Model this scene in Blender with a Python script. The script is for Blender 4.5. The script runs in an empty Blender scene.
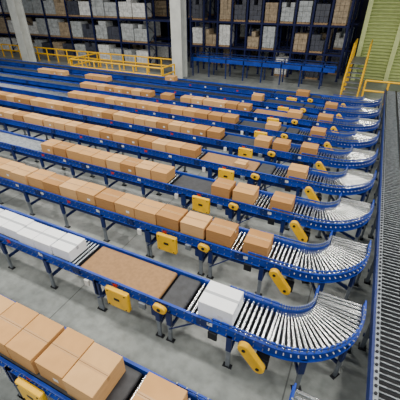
import bpy, math, random
from mathutils import Vector, Matrix
random.seed(7)
H=4.5; ZT=0.95
S=bpy.context.scene
COL=S.collection

# ---------------- materials ----------------
def mat(name,col,rough=0.5,metal=0.0,var=0.0,scale=8.0,bump=0.0,emit=0,col2=None,stretch=None,spec=None):
    m=bpy.data.materials.new(name); m.use_nodes=True
    nt=m.node_tree; b=nt.nodes['Principled BSDF']
    b.inputs['Base Color'].default_value=(*col,1)
    b.inputs['Roughness'].default_value=rough
    b.inputs['Metallic'].default_value=metal
    if spec is not None: b.inputs['Specular IOR Level'].default_value=spec
    if var>0 or col2:
        tc=nt.nodes.new('ShaderNodeTexCoord'); mp=nt.nodes.new('ShaderNodeMapping')
        nz=nt.nodes.new('ShaderNodeTexNoise'); nz.inputs['Scale'].default_value=scale; nz.inputs['Detail'].default_value=5
        cr=nt.nodes.new('ShaderNodeValToRGB')
        c2=col2 if col2 else tuple(c*(1-var) for c in col)
        c1=tuple(min(1,c*(1+var*0.5)) for c in col) if not col2 else col
        cr.color_ramp.elements[0].color=(*c2,1); cr.color_ramp.elements[0].position=0.35
        cr.color_ramp.elements[1].color=(*c1,1); cr.color_ramp.elements[1].position=0.65
        if stretch: mp.inputs['Scale'].default_value=stretch
        nt.links.new(tc.outputs['Object'],mp.inputs['Vector'])
        nt.links.new(mp.outputs['Vector'],nz.inputs['Vector'])
        nt.links.new(nz.outputs['Fac'],cr.inputs['Fac'])
        nt.links.new(cr.outputs['Color'],b.inputs['Base Color'])
        if bump>0:
            bp=nt.nodes.new('ShaderNodeBump'); bp.inputs['Strength'].default_value=bump
            nt.links.new(nz.outputs['Fac'],bp.inputs['Height']); nt.links.new(bp.outputs['Normal'],b.inputs['Normal'])
    return m
BLUE=mat('blue_painted_steel',(0.007,0.042,0.33),0.4,0,0.25,3,spec=0.3)
DBLUE=mat('dark_blue_steel',(0.006,0.018,0.11),0.45,spec=0.3)
NAVY=mat('rack_navy_steel',(0.007,0.011,0.065),0.5,spec=0.2)
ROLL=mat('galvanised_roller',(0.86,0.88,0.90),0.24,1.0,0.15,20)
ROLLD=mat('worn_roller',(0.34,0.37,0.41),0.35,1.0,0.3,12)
CHAR=mat('charcoal_roller',(0.14,0.155,0.17),0.35,1.0,0.3,12)
STEEL=mat('grey_steel',(0.22,0.245,0.28),0.45,0.4,0.2,6)
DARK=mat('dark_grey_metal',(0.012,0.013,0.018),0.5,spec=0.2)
YEL=mat('safety_yellow_paint',(0.90,0.50,0.002),0.42,0,0.12,6)
BBELT=mat('brown_belt',(0.28,0.15,0.06),0.7,0,0.15,15)
DBELT=mat('black_rubber_belt',(0.030,0.032,0.040),0.6,0,0.3,10)
CARD=mat('cardboard',(0.54,0.29,0.110),0.85,0,0.08,4,stretch=(1,1,6),spec=0.2)
CARD2=mat('cardboard_pale',(0.60,0.35,0.150),0.85,0,0.08,4,stretch=(1,1,6),spec=0.2)
CARD3=mat('cardboard_dark',(0.40,0.20,0.07),0.85,0,0.1,4,stretch=(1,1,6),spec=0.2)
TAPE=mat('packing_tape',(0.46,0.25,0.09),0.4)
SEAM=mat('flap_seam',(0.11,0.055,0.022),0.9)
WHITE=mat('white_board',(0.88,0.90,0.94),0.6,0,0.05,4)
WSEAM=mat('white_seam',(0.42,0.44,0.48),0.8)
LABEL=mat('paper_label',(0.75,0.74,0.70),0.6)
RED=mat('red_label',(0.5,0.03,0.02),0.5)
COLM=mat('painted_column',(0.54,0.56,0.54),0.6,0,0.12,2)
WRAP=mat('stretch_wrap_grey',(0.42,0.45,0.47),0.35,0,0.3,5)
WRAPW=mat('stretch_wrap_white',(0.72,0.73,0.73),0.35,0,0.3,6)
WRAPD=mat('dark_goods',(0.05,0.055,0.08),0.5,0,0.3,5)
PCARD=mat('pallet_carton',(0.36,0.28,0.19),0.8,0,0.3,6)
WOOD=mat('pallet_wood',(0.34,0.22,0.12),0.8,0,0.3,9)
LOUV=mat('yellow_green_louvre',(0.62,0.70,0.30),0.5,0,0.1,4)

# ---------------- mesh builder ----------------
class MB:
    def __init__(s): s.v=[]; s.f=[]; s.m=[]; s.mats=[]; s.sm=[]
    def mi(s,m):
        if m not in s.mats: s.mats.append(m)
        return s.mats.index(m)
    def add(s,vs,fs,m,smooth=False):
        o=len(s.v); s.v+= [tuple(v) for v in vs]; k=s.mi(m)
        for f in fs: s.f.append([i+o for i in f]); s.m.append(k); s.sm.append(smooth)
    def box(s,x0,x1,y0,y1,z0,z1,m,M=None):
        vs=[Vector((x,y,z)) for z in(z0,z1) for y in(y0,y1) for x in(x0,x1)]
        if M: vs=[M@v for v in vs]
        s.add(vs,[(0,2,3,1),(4,5,7,6),(0,1,5,4),(2,6,7,3),(0,4,6,2),(1,3,7,5)],m)
    def bbox(s,x0,x1,y0,y1,z0,z1,m,b=0.01,M=None):
        cx,cy,cz=(x0+x1)/2,(y0+y1)/2,(z0+z1)/2; hx,hy,hz=(x1-x0)/2,(y1-y0)/2,(z1-z0)/2
        import bmesh
        bm=bmesh.new(); bmesh.ops.create_cube(bm,size=1)
        for v in bm.verts: v.co=Vector((cx+v.co.x*2*hx,cy+v.co.y*2*hy,cz+v.co.z*2*hz))
        bmesh.ops.bevel(bm,geom=bm.edges[:],offset=b,segments=2,profile=0.5,affect='EDGES')
        bm.verts.ensure_lookup_table()
        vs=[(M@v.co if M else v.co.copy()) for v in bm.verts]
        fs=[[v.index for v in f.verts] for f in bm.faces]
        bm.free(); s.add(vs,fs,m)
    def cyl(s,p,q,r0,m,r1=None,n=8,caps=True,smooth=True):
        p=Vector(p);q=Vector(q);r1=r0 if r1 is None else r1
        d=(q-p).normalized(); a=d.orthogonal().normalized(); b=d.cross(a)
        vs=[]
        for c,r in((p,r0),(q,r1)):
            for i in range(n):
                t=2*math.pi*i/n; vs.append(c+a*math.cos(t)*r+b*math.sin(t)*r)
        s.add(vs,[(i,(i+1)%n,n+(i+1)%n,n+i) for i in range(n)],m,smooth)
        if caps: s.add(vs,[tuple(range(n))[::-1],tuple(range(n,2*n))],m,False)
    def sweep(s,path,prof,m):
        n=len(prof); vs=[]
        for (x,y,nx,ny) in path:
            for (o,z) in prof: vs.append((x+nx*o,y+ny*o,z))
        fs=[]
        for k in range(len(path)-1):
            for i in range(n):
                j=(i+1)%n; fs.append((k*n+i,k*n+j,(k+1)*n+j,(k+1)*n+i))
        fs.append(tuple(range(n))[::-1]); e=(len(path)-1)*n; fs.append(tuple(range(e,e+n)))
        s.add(vs,fs,m)
    def mesh(s,name):
        me=bpy.data.meshes.new(name); me.from_pydata(s.v,[],s.f)
        for m in s.mats: me.materials.append(m)
        me.polygons.foreach_set('material_index',s.m); me.polygons.foreach_set('use_smooth',s.sm)
        me.update(); return me
def obj(name,me,loc=(0,0,0),parent=None,rot=0):
    o=bpy.data.objects.new(name,me); COL.objects.link(o); o.location=loc; o.rotation_euler=(0,0,rot)
    if parent: o.parent=parent
    return o
def empty(name,loc=(0,0,0)):
    o=bpy.data.objects.new(name,None); COL.objects.link(o); o.location=loc; o.empty_display_size=0.3; return o

# ---------------- conveyor lane (local: near outer edge at y=0) ----------------
W=0.82; XC=-0.08*H; RO=1.26; RI=RO-W; X0=-32.0; TAIL=0.22
def path(R):
    P=[(X0,RO-R,0,-1),(XC,RO-R,0,-1)]
    for k in range(1,25):
        t=math.radians(90*k/24); P.append((XC+R*math.sin(t),RO-R*math.cos(t),math.sin(t),-math.cos(t)))
    P.append((XC+R,RO+TAIL,1,0)); return P
def cprof(sgn):
    p=[(0,0.79),(0.045,0.79),(0.045,0.80),(0.012,0.80),(0.012,0.985),(0.045,0.985),(0.045,0.997),(0,0.997)]
    return [(o*sgn,z) for o,z in p]
fr=MB()
fr.sweep(path(RO-0.045),cprof(1),BLUE)
fr.sweep(path(RI+0.045),cprof(-1),BLUE)
def subpath(R,xs):
    P=path(R); P[0]=(xs,P[0][1],0,-1); return P
for R,s in((RO-0.03,1),(RI+0.03,-1)):
    fr.sweep(subpath(R,-1.3),[(-.012,1.045),(.012,1.045),(.012,1.075),(-.012,1.075)],BLUE)
x=-12.0
while x<XC:
    fr.cyl((x,-0.004,0.83),(x,0.036,0.83),0.009,STEEL,n=6); fr.cyl((x,-0.004,0.95),(x,0.036,0.95),0.009,STEEL,n=6); x+=0.15
x=-9.0
k=0
while x<-0.6:
    fr.box(x,x+0.10,0.022,0.034,0.86,0.93,LABEL if k%3 else RED); x+=0.95; k+=1
for k in range(0,19):
    t=math.radians(5*k); c,sn=math.cos(t),math.sin(t)
    for R in(RO-0.03,RI+0.03):
        fr.cyl((XC+R*sn,RO-R*c,0.99),(XC+R*sn,RO-R*c,1.085),0.014,STEEL,n=6)
    R=RO-0.002; fr.cyl((XC+(R+.004)*sn,RO-(R+.004)*c,0.90),(XC+(R-.04)*sn,RO-(R-.04)*c,0.90),0.010,LABEL,n=6)
for k in range(0,7):
    xx=-1.3+k*0.15
    for yy in(0.03,W-0.03): fr.cyl((xx,yy,0.99),(xx,yy,1.085),0.012,STEEL,n=6)
for xx in(-0.93*H,-0.5*H,-0.33*H,-1.6*H,-2.3*H,-3*H,-4*H,-5*H):
    fr.box(xx-0.09,xx+0.09,0.005,0.03,0.81,0.975,DBLUE)
x=X0+0.3
while x<XC:
    fr.box(x-.02,x+.02,0.05,W-0.05,0.80,0.84,DBLUE); x+=0.6
fr.box(-0.93*H,-0.33*H,0.06,W-0.06,0.72,0.80,DBLUE)
fr.box(X0,XC,0.06,W-0.06,0.845,0.852,DARK)  # dark sheet added under the rollers, its colour stands in for shade in gaps
pa=[]
for k in range(25):
    t=math.radians(90*k/24); R=(RO+RI)/2; pa.append((XC+R*math.sin(t),RO-R*math.cos(t),math.sin(t),-math.cos(t)))
fr.sweep(pa,[(-.35,.845),(.35,.845),(.35,.852),(-.35,.852)],DARK)  # same dark sheet along the curve, added to paint the roller gaps as shade
FRAME=fr.mesh('conveyor_frame')

ro=MB()
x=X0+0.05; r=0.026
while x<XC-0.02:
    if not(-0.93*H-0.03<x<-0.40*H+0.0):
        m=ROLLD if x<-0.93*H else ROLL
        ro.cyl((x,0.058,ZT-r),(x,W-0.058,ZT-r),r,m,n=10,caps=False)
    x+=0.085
N=20
for k in range(N+1):
    t=math.radians(90*k/N); c,sn=math.cos(t),math.sin(t)
    ra,rb=0.012,0.030
    A=RI+0.058;B=RO-0.058
    ro.cyl((XC+A*sn,RO-A*c,ZT-ra),(XC+B*sn,RO-B*c,ZT-rb),ra,ROLL,r1=rb,n=12)
for k in range(3):
    y=RO+0.05+k*0.08
    ro.cyl((XC+RI+0.058,y,ZT-r),(XC+RO-0.058,y,ZT-r),r,ROLL,n=10)
ROLLERS=ro.mesh('rollers')

def beltmesh(m,a=-0.92*H,b=-0.52*H):
    mb=MB()
    for (p,q,mm) in((a,b,m),(b+0.05,-0.41*H,DBELT)):
        rr=0.04
        mb.box(p+rr,q-rr,0.07,W-0.07,ZT-0.012,ZT,mm); mb.box(p+rr,q-rr,0.07,W-0.07,ZT-2*rr,ZT-2*rr+0.012,mm)
        for e in(p+rr,q-rr): mb.cyl((e,0.07,ZT-rr),(e,W-0.07,ZT-rr),rr,mm,n=14)
    return mb.mesh('belt')
BELTB=beltmesh(BBELT); BELTD=beltmesh(DBELT)

lg=MB()
def stand(x,y0=0.02,y1=W-0.02,M=None):
    for y in(y0,y1):
        lg.box(x-.035,x+.035,y-.022,y+.022,0.02,0.80,STEEL,M)
        lg.box(x-.045,x+.045,y-.03,y+.03,0.45,0.80,DBLUE,M)
        lg.box(x-.08,x+.08,y-.04,y+.04,0.0,0.02,DARK,M)
    lg.box(x-.02,x+.02,y0,y1,0.30,0.36,DBLUE,M); lg.box(x-.02,x+.02,y0,y1,0.66,0.72,DBLUE,M)
x=-0.22*H
while x>X0: stand(x); x-=1.35
for x in(-0.47*H,-0.83*H): stand(x)
for a in(25,60,90):
    t=math.radians(a)
    M=Matrix.Translation((XC,RO,0))@Matrix.Rotation(t,4,'Z')@Matrix.Translation((0,-RO,0))
    stand(0,0.045,W-0.045,M)
for xb in(-0.47*H,-0.83*H):
    for y in(0.0,W): lg.cyl((xb,y,0.35),(xb+0.5,y,0.80),0.014,DBLUE,n=6)
lg.cyl((X0,0.40,0.62),(XC,0.40,0.62),0.02,STEEL,n=6)
lg.box(X0,-0.9,0.50,0.62,0.58,0.62,DARK)
lg.box(X0,-0.9,0.12,0.22,0.60,0.72,DBLUE)
LEGS=lg.mesh('support_stands')

def capsule(mb,L,w,th,M,m):
    n=10; out=[]
    for i in range(n+1):
        a=-math.pi/2+math.pi*i/n; out.append((L/2-w/2+math.cos(a)*w/2,math.sin(a)*w/2))
    for i in range(n+1):
        a=math.pi/2+math.pi*i/n; out.append((-L/2+w/2+math.cos(a)*w/2,math.sin(a)*w/2))
    k=len(out); e=0.012
    vs=[M@Vector((x,0,z)) for x,z in out]+[M@Vector((x,-th+e,z)) for x,z in out]+[M@Vector((x*(1-2*e/L),-th,z*(1-2*e/w))) for x,z in out]
    fs=[(i,(i+1)%k,k+(i+1)%k,k+i) for i in range(k)]+[(k+i,k+(i+1)%k,2*k+(i+1)%k,2*k+i) for i in range(k)]
    fs+=[tuple(range(k))[::-1],tuple(range(2*k,3*k))]
    mb.add(vs,fs,m)
dr=MB()
M=Matrix.Translation((-0.13*H,-0.03,0.66))@Matrix.Rotation(math.radians(52),4,'Y')
capsule(dr,0.62,0.20,0.09,M,YEL)
for e in(-0.2,0.2):
    p=M@Vector((e,-0.09,0)); dr.cyl(p,p+Vector((0,-0.012,0)),0.03,DARK,n=10)
dr.cyl((-0.13*H+0.14,0.0,0.46),(-0.13*H+0.14,0.42,0.46),0.085,STEEL,n=14)
dr.bbox(-0.13*H+0.03,-0.13*H+0.25,0.02,0.16,0.36,0.57,DARK,0.015)
M=Matrix.Translation((-0.50*H,-0.01,0.87))@Matrix.Rotation(math.radians(8),4,'Y')
capsule(dr,0.26,0.16,0.07,M,YEL)
p=M@Vector((0,-0.07,0)); dr.cyl(p,p+Vector((0,-0.012,0)),0.035,DARK,n=10)
dr.cyl((-0.53*H,0.12,0.60),(-0.53*H,0.5,0.60),0.09,STEEL,n=14); dr.bbox(-0.53*H-.11,-0.53*H+.11,0.02,0.14,0.5,0.71,DBLUE,0.015)
dr.bbox(-0.755*H,-0.755*H+0.50,-0.10,-0.005,0.45,0.90,YEL,0.025)
for (a,b) in((0.06,0.50),(0.44,0.50),(0.06,0.85),(0.44,0.85)):
    dr.cyl((-0.755*H+a,-0.108,b),(-0.755*H+a,-0.098,b),0.014,DARK,n=8)
dr.box(-0.755*H+0.19,-0.755*H+0.31,-0.104,-0.099,0.66,0.72,DARK)
dr.bbox(-0.60*H,-0.60*H+0.14,-0.05,0.0,0.66,0.80,STEEL,0.01)
dr.bbox(-0.30*H,-0.30*H+0.16,-0.04,0.0,0.62,0.79,DARK,0.01)
dr.bbox(-0.88*H,-0.88*H+0.10,-0.05,0.0,0.64,0.79,LABEL,0.01)
DRIVE=dr.mesh('drive_guards')

NL=10
def lane_y(i): return (0.685+0.388*(i-1))*H-(0.15 if i==0 else 0)
for i in range(NL):
    E=empty('roller_conveyor',(0,lane_y(i),0))
    obj('frame',FRAME,parent=E); obj('rollers',ROLLERS,parent=E)
    obj('belt',BELTB if i in(1,4,7) else BELTD,parent=E)
    obj('support_stands',LEGS,parent=E); obj('drive_guards',DRIVE,parent=E)

# ---------------- boxes ----------------
def boxmesh(L,D,h,m,seam,tape,label=True):
    mb=MB(); mb.bbox(-L/2,L/2,-D/2,D/2,0,h,m,0.008)
    e=0.0015
    mb.box(-L/2+0.004,L/2-0.004,-0.003,0.003,h-0.002,h+e,seam)
    mb.box(-L/2+0.004,L/2-0.004,-0.028,0.028,h-0.002,h+e*0.6,tape)
    for sx in(-1,1):
        a,b=sorted((sx*(L/2-0.002),sx*(L/2+e))); mb.box(a,b,-0.028,0.028,h-0.09,h-0.006,tape)
    for sy in(-1,):
        mb.box(-L/2+0.002,L/2-0.002,-D/2-e,-D/2+0.002,h-0.012,h-0.009,seam)
        if label: mb.box(L*0.08,L*0.08+0.09,-D/2-e,-D/2+0.002,h*0.35,h*0.35+0.06,LABEL)
    return mb.mesh('carton')
VAR={}
def getbox(L,D,h,kind,lab):
    k=(round(L,2),round(D,2),round(h,2),kind,lab)
    if k not in VAR:
        m={'c':CARD,'p':CARD2,'d':CARD3,'w':WHITE}[kind]
        VAR[k]=boxmesh(L,D,h,m,WSEAM if kind=='w' else SEAM,WSEAM if kind=='w' else TAPE,lab)
    return VAR[k]
def place(i,xc,L=0.55,D=0.46,h=0.30,kind='c',yo=0.0,rot=0.0,z=ZT,lab=None):
    if lab is None: lab=random.random()<0.15
    yy=lane_y(i)+0.30+yo+ (D-0.46)/2+0.01
    return obj('white_carton' if kind=='w' else 'cardboard_box',getbox(L,D,h,kind,lab),(xc,yy,z+0.002),rot=rot)
def row(i,xa,xb,L,D,h,kinds='cpcd',gap=0.015,skip=0.0):
    x=xb
    while x-L>xa:
        if random.random()>=skip:
            place(i,x-L/2,L,D,h,random.choice(kinds),random.uniform(-.01,.03),random.uniform(-.012,.012))
        x-=L+gap+random.choice((0,0,0.015,0.04))
row(0,-6.5,-0.46*H,0.50,0.60,0.34)
place(0,-0.30*H,0.56,0.58,0.36,'c')
row(1,-8,-0.97*H,0.46,0.46,0.25,'w')
place(1,-0.285*H,0.60,0.50,0.33,'w')
row(2,-9.5,-0.38*H,0.56,0.48,0.30)
place(2,-0.265*H,0.50,0.48,0.30,'d',rot=0.02)
row(3,-2.12*H,-0.95*H,0.50,0.48,0.30)
place(3,-0.595*H,0.50,0.48,0.30,'d');place(3,-0.46*H,0.54,0.48,0.30,'c');place(3,-0.25*H,0.50,0.46,0.30,'d')
row(4,-15,-0.95*H,0.52,0.46,0.28)
place(4,-0.25*H,0.50,0.46,0.30,'c')
place(4,-0.62*H,0.34,0.34,0.16,'p')
row(5,-19,-0.93*H,0.50,0.48,0.28)
place(5,-0.59*H,0.50,0.48,0.28,'c');place(5,-0.45*H,0.50,0.48,0.28,'d');place(5,-0.25*H,0.50,0.46,0.30,'d')
row(6,-3.0*H,-0.95*H,0.56,0.48,0.26)
place(6,-0.25*H,0.50,0.46,0.26,'d');place(6,-0.62*H,0.50,0.46,0.22,'c')
row(7,-3.1*H,-0.95*H,0.54,0.46,0.26,skip=0.15)
place(7,-0.25*H,0.55,0.46,0.26,'d');place(7,-0.52*H,0.55,0.46,0.26,'c')
row(8,-4.4*H,-3.0*H,0.54,0.46,0.26,skip=0.35)
place(8,-1.0*H,0.5,0.46,0.28,'c');place(8,-0.25*H,0.5,0.46,0.28,'d')
place(9,-0.6*H,0.6,0.46,0.26,'d'); place(9,-2.3*H,0.6,0.46,0.26,'c')

# ---------------- main line at right ----------------
ml=MB(); MX0=1.01; MX1=2.35; YA=-3; YB=4.55*H
def line_rail(x,z0,z1,w=0.045,m=STEEL): ml.box(x,x+w,YA,YB,z0,z1,m)
line_rail(MX0,0.80,0.99,0.04,DBLUE); line_rail(MX1,0.80,0.99,0.04,DBLUE)
line_rail(MX0+0.04,0.93,0.975,0.07,STEEL); line_rail(MX0+0.52,0.90,0.965,0.06,DARK)
y=YA+0.05
while y<YB:
    ml.cyl((MX0+0.11,y,ZT-.026),(MX1,y,ZT-.026),0.018,CHAR,n=8,caps=False)
    y+=0.095
y=YA
while y<YB:
    ml.cyl((MX0+0.075,y,0.97),(MX0+0.075,y,0.995),0.022,DARK,n=8); y+=0.11
y=YA+0.5
while y<YB:
    for x in(MX0+0.05,MX1):
        ml.box(x-.03,x+.04,y-.03,y+.03,0.02,0.80,STEEL); ml.box(x-.05,x+.08,y-.07,y+.07,0,0.02,DARK)
    ml.box(MX0,MX1,y-.02,y+.02,0.3,0.36,DBLUE); y+=1.75
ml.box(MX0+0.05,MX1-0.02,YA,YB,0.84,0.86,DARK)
obj('takeaway_conveyor',ml.mesh('takeaway_conveyor'))

# ---------------- back cross conveyor ----------------
bc=MB(); yb=5.15*H
for y in(yb,yb+0.9): bc.box(-12.0,-1.9,y,y+0.05,1.05,1.3,BLUE); bc.box(-12,-1.9,y,y+0.04,1.5,1.55,DBLUE)
x=-11.9
k=0
while x<-1.9:
    bc.cyl((x,yb+0.05,1.2),(x,yb+0.9,1.2),0.03,ROLLD,n=8,caps=False)
    if k%12==0:
        for y in(yb,yb+0.9): bc.box(x-.04,x+.04,y,y+.05,0,1.55,DBLUE)
    x+=0.11;k+=1
obj('cross_conveyor',bc.mesh('cross_conveyor'))

# ---------------- yellow guard rails ----------------
def guard(name,p,q,h=1.07,post=1.2,loc=None):
    g=MB(); p=Vector((*p,0));q=Vector((*q,0)); L=(q-p).length; d=(q-p)/L; n=max(1,round(L/post))
    for z in(h,h*0.55): g.cyl(p+Vector((0,0,z)),q+Vector((0,0,z)),0.055,YEL)
    for k in range(n+1):
        c=p+d*(L*k/n); g.cyl(c,c+Vector((0,0,h)),0.055,YEL); g.box(c.x-.09,c.x+.09,c.y-.09,c.y+.09,0,0.02,YEL)
    obj(name,g.mesh(name))
guard('yellow_guard_rail',(-20.5,19.6),(-12.4,19.6))
guard('yellow_guard_rail',(-32.5,22.8),(-13.2,22.8))
guard('yellow_guard_rail',(-12.4,19.75),(-12.4,21.3))
guard('yellow_guard_rail',(-20.5,19.75),(-20.5,22.6))
guard('yellow_guard_rail',(0.0,21.2),(3.5,21.2),1.2,1.1)
# crossover stair
st=MB(); xs0,xs1=-1.15,-0.25; ys=21.0; n=8; run=0.34; rise=0.21
for k in range(n):
    st.box(xs0,xs1,ys+k*run,ys+k*run+0.30,(k+1)*rise-0.04,(k+1)*rise,STEEL)
zl=n*rise; yl=ys+n*run
st.box(xs0,xs1,yl,yl+2.4,zl-0.06,zl,STEEL)
for x in(xs0,xs1):
    a=Vector((x,ys,0.05)); b=Vector((x,yl,zl-0.02))
    for dz in(-0.0,0.07,0.14): st.cyl(a+Vector((0,0,dz)),b+Vector((0,0,dz)),0.05,YEL,n=6)
    for h in(0.55,1.05):
        st.cyl(a+Vector((0,0,h)),b+Vector((0,0,h)),0.045,YEL,n=6); st.cyl(b+Vector((0,0,h)),(x,yl+2.4,zl+h),0.045,YEL,n=6)
    for k in range(5):
        c=a+(b-a)*k/4; st.cyl(c,c+Vector((0,0,1.05)),0.045,YEL,n=6)
    for k in range(1,4): st.cyl((x,yl+0.8*k,zl),(x,yl+0.8*k,zl+1.05),0.045,YEL,n=6)
    for y in(yl+0.05,yl+2.3): st.box(x-.05,x+.05,y-.05,y+.05,0,zl,YEL)
obj('crossover_stair',st.mesh('crossover_stair'))

# ---------------- columns ----------------
def column(x,y,w,name='building_column'):
    c=MB(); t=0.07
    c.box(x-w/2,x+w/2,y-w/2,y-w/2+t,0,10.49,COLM); c.box(x-w/2,x+w/2,y+w/2-t,y+w/2,0,10.49,COLM)
    c.box(x-0.32*w,x+0.32*w,y-w/2+t,y+w/2-t,0,10.49,COLM); c.box(x-w*.7,x+w*.7,y-w*.7,y+w*.7,0,0.06,STEEL)
    obj(name,c.mesh(name))
column(-2.75*H,4.9*H,0.8); column(-6.05*H,4.75*H,0.8)

# ---------------- pallet racks ----------------
def load(mb,x,y,z,w,d,h,m):
    for k in range(3): 
        yy=y+d*(0.06+0.44*k); mb.box(x,x+w,yy-0.05,yy+0.05,z,z+0.10,WOOD)
    for k in range(5):
        xx=x+w*k/4; mb.box(max(x,xx-0.05),min(x+w,xx+0.05),y,y+d,z+0.10,z+0.125,WOOD)
    nz=max(2,int(h/0.28)); nx=3
    for a in range(nz):
        for b in range(nx):
            if a==nz-1 and random.random()<0.2: continue
            j=random.uniform(-0.03,0.03)
            mb.box(x+w*b/nx+0.008,x+w*(b+1)/nx-0.008,y+0.03+j,y+d-0.03+j,z+0.13+h*a/nz,z+0.13+h*(a+1)/nz-0.012,m)
def rack(y,xa,xb,bay,levels,mats,fill,seed,depth=1.1):
    random.seed(seed)
    E=empty('pallet_rack',(0,0,0)); fr=MB(); ld=MB()
    n=int((xb-xa)/bay)
    for k in range(n+1):
        x=xa+k*bay
        for yy in(y,y+depth):
            fr.box(x-.06,x+.06,yy-.04,yy+.04,0,7.0,NAVY); fr.box(x-.1,x+.1,yy-.08,yy+.08,0,0.02,NAVY)
        z=0.3;s=0
        while z<6.5:
            a,b=(y,y+depth) if s%2==0 else (y+depth,y)
            fr.cyl((x,a,z),(x,b,z+0.7),0.03,NAVY,n=5); z+=0.7;s+=1
    for z in levels[1:]:
        for yy in(y,y+depth): fr.box(xa,xb,yy-.03,yy+.03,z-.12,z,NAVY)
        fr.box(xa,xb,y+depth*.4,y+depth*.6,z-.05,z-.002,DARK)
    for li,z in enumerate(levels):
        for k in range(n):
            nx=2 if bay>2 else 1
            for j in range(nx):
                if random.random()<fill:
                    w=(bay-0.2)/nx-0.08; x=xa+k*bay+0.12+j*(w+0.08)
                    load(ld,x,y+0.05,z,w,depth-0.1,random.uniform(0.95,1.4),random.choice(mats))
    obj('rack_frame',fr.mesh('rack_frame'),parent=E); obj('palletised_goods',ld.mesh('palletised_goods'),parent=E)
LV=[0.0,1.75,3.5,5.25]
rack(24.8,-42,-14.4,2.8,LV,[WRAP,WRAPW,WRAP,WRAP,WRAPW,PCARD,WRAPD],0.97,3)
rack(28.4,-45,-15.0,2.8,LV,[WRAP,PCARD,WRAPD,WRAPW],0.9,4)
rack(25.8,-13.4,-1.9,1.15,LV,[WRAPD,WRAPW,PCARD,WRAPD,WRAP],0.5,5)
rack(28.2,-15.0,-1.4,1.1,LV,[WRAPD,WRAPW,PCARD,WRAPD],0.6,6)
rack(31.4,-16.0,-1.4,1.1,LV,[WRAPD,PCARD,WRAPW,WRAP],0.7,8)
random.seed(2)

# ---------------- louvred tower right rear ----------------
lt=MB()
for x in(-0.9,1.2,3.4): lt.box(x-.14,x+.14,26.9,27.2,0,8,LOUV)
z=0.15
while z<7.5:
    M=Matrix.Translation((1.25,27.05,z))@Matrix.Rotation(math.radians(-35),4,'X')
    lt.box(-2.1,2.1,-0.08,0.08,-0.012,0.012,LOUV,M); z+=0.2
lt.box(-0.9,3.4,27.3,27.35,0,8,LOUV)
obj('louvred_screen',lt.mesh('louvred_screen'))

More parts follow.
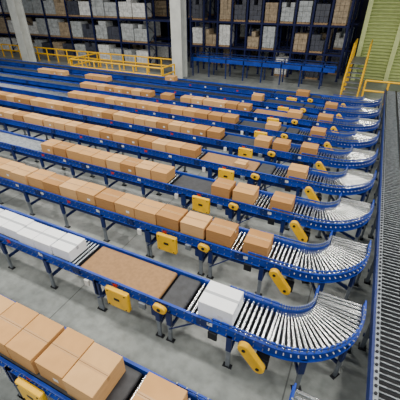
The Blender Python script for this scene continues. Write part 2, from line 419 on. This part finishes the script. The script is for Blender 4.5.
# ---------------- floor/walls/ceiling ----------------
def floor_mat():
    m=mat('polished_concrete',(0.31,0.335,0.33),0.33,0,0,0.7,col2=(0.19,0.21,0.21))
    nt=m.node_tree; b=nt.nodes['Principled BSDF']; cr=b.inputs['Base Color'].links[0].from_socket
    tc=nt.nodes.new('ShaderNodeTexCoord')
    br=nt.nodes.new('ShaderNodeTexBrick'); br.inputs['Scale'].default_value=1; br.offset=0
    br.inputs['Brick Width'].default_value=4.5; br.inputs['Row Height'].default_value=4.5; br.inputs['Mortar Size'].default_value=0.012
    br.inputs['Color1'].default_value=(1,1,1,1);br.inputs['Color2'].default_value=(1,1,1,1);br.inputs['Mortar'].default_value=(0.45,0.45,0.45,1)
    n2=nt.nodes.new('ShaderNodeTexNoise'); n2.inputs['Scale'].default_value=5; n2.inputs['Detail'].default_value=8
    r2=nt.nodes.new('ShaderNodeValToRGB'); r2.color_ramp.elements[0].color=(0.68,0.68,0.68,1); r2.color_ramp.elements[0].position=0.3; r2.color_ramp.elements[1].position=0.6
    m1=nt.nodes.new('ShaderNodeMixRGB'); m1.blend_type='MULTIPLY'; m1.inputs[0].default_value=1
    m2=nt.nodes.new('ShaderNodeMixRGB'); m2.blend_type='MULTIPLY'; m2.inputs[0].default_value=1
    nt.links.new(tc.outputs['Object'],br.inputs['Vector']); nt.links.new(tc.outputs['Object'],n2.inputs['Vector'])
    nt.links.new(n2.outputs['Fac'],r2.inputs['Fac'])
    nt.links.new(cr,m1.inputs[1]); nt.links.new(br.outputs['Color'],m1.inputs[2])
    nt.links.new(m1.outputs[0],m2.inputs[1]); nt.links.new(r2.outputs['Color'],m2.inputs[2])
    nt.links.new(m2.outputs[0],b.inputs['Base Color'])
    return m
fl=MB(); fl.box(-50,12,-8,44,-0.1,0,floor_mat()); obj('floor',fl.mesh('floor'))
WALL=mat('dark_wall_cladding',(0.03,0.033,0.045),0.8,0,0.2,1)
CEIL=mat('ceiling_deck',(0.07,0.075,0.08),0.8,0,0.2,1)
w=MB(); w.box(-50,12,44,44.2,0,10.5,WALL); obj('wall_back',w.mesh('wall_back'))
w=MB(); w.box(-50.2,-50,-8,44,0,10.5,WALL); obj('wall_left',w.mesh('wall_left'))
w=MB(); w.box(-50,12,-8,44,10.5,10.7,CEIL); obj('ceiling',w.mesh('ceiling'))

# ---------------- lights ----------------
hs=MB(); hs.bbox(-2.0,2.0,-0.4,0.4,0.02,0.16,STEEL,0.02); hs.cyl((-1,0,0.16),(-1,0,0.999),0.015,STEEL,n=6); hs.cyl((1,0,0.16),(1,0,0.999),0.015,STEEL,n=6)
HS=hs.mesh('lamp_housing')
for y in(-2,4.0,10.0,16.0):
    for x in(-21,-12.5,-4,4.5):
        E=empty('high_bay_lamp',(x,y,9.5)); obj('housing',HS,parent=E)
        L=bpy.data.lights.new('lamp','AREA'); L.shape='RECTANGLE'; L.size=3.8; L.size_y=0.7; L.energy=520; L.color=(1,0.96,0.86)
        o=bpy.data.objects.new('lamp',L); COL.objects.link(o); o.parent=E; o.location=(0,0,0)
wd=bpy.data.worlds.new('hall_light'); S.world=wd; wd.use_nodes=True
wd.node_tree.nodes['Background'].inputs[0].default_value=(0.85,0.93,1.0,1); wd.node_tree.nodes['Background'].inputs[1].default_value=0.6

# ---------------- camera ----------------
cd=bpy.data.cameras.new('camera'); cam=bpy.data.objects.new('camera',cd); COL.objects.link(cam)
cd.sensor_width=36; cd.lens=328/400*36; cd.clip_end=200
cam.location=(0,0,ZT+H); cam.rotation_euler=(math.radians(57.4),0,math.radians(26.0))
S.camera=cam
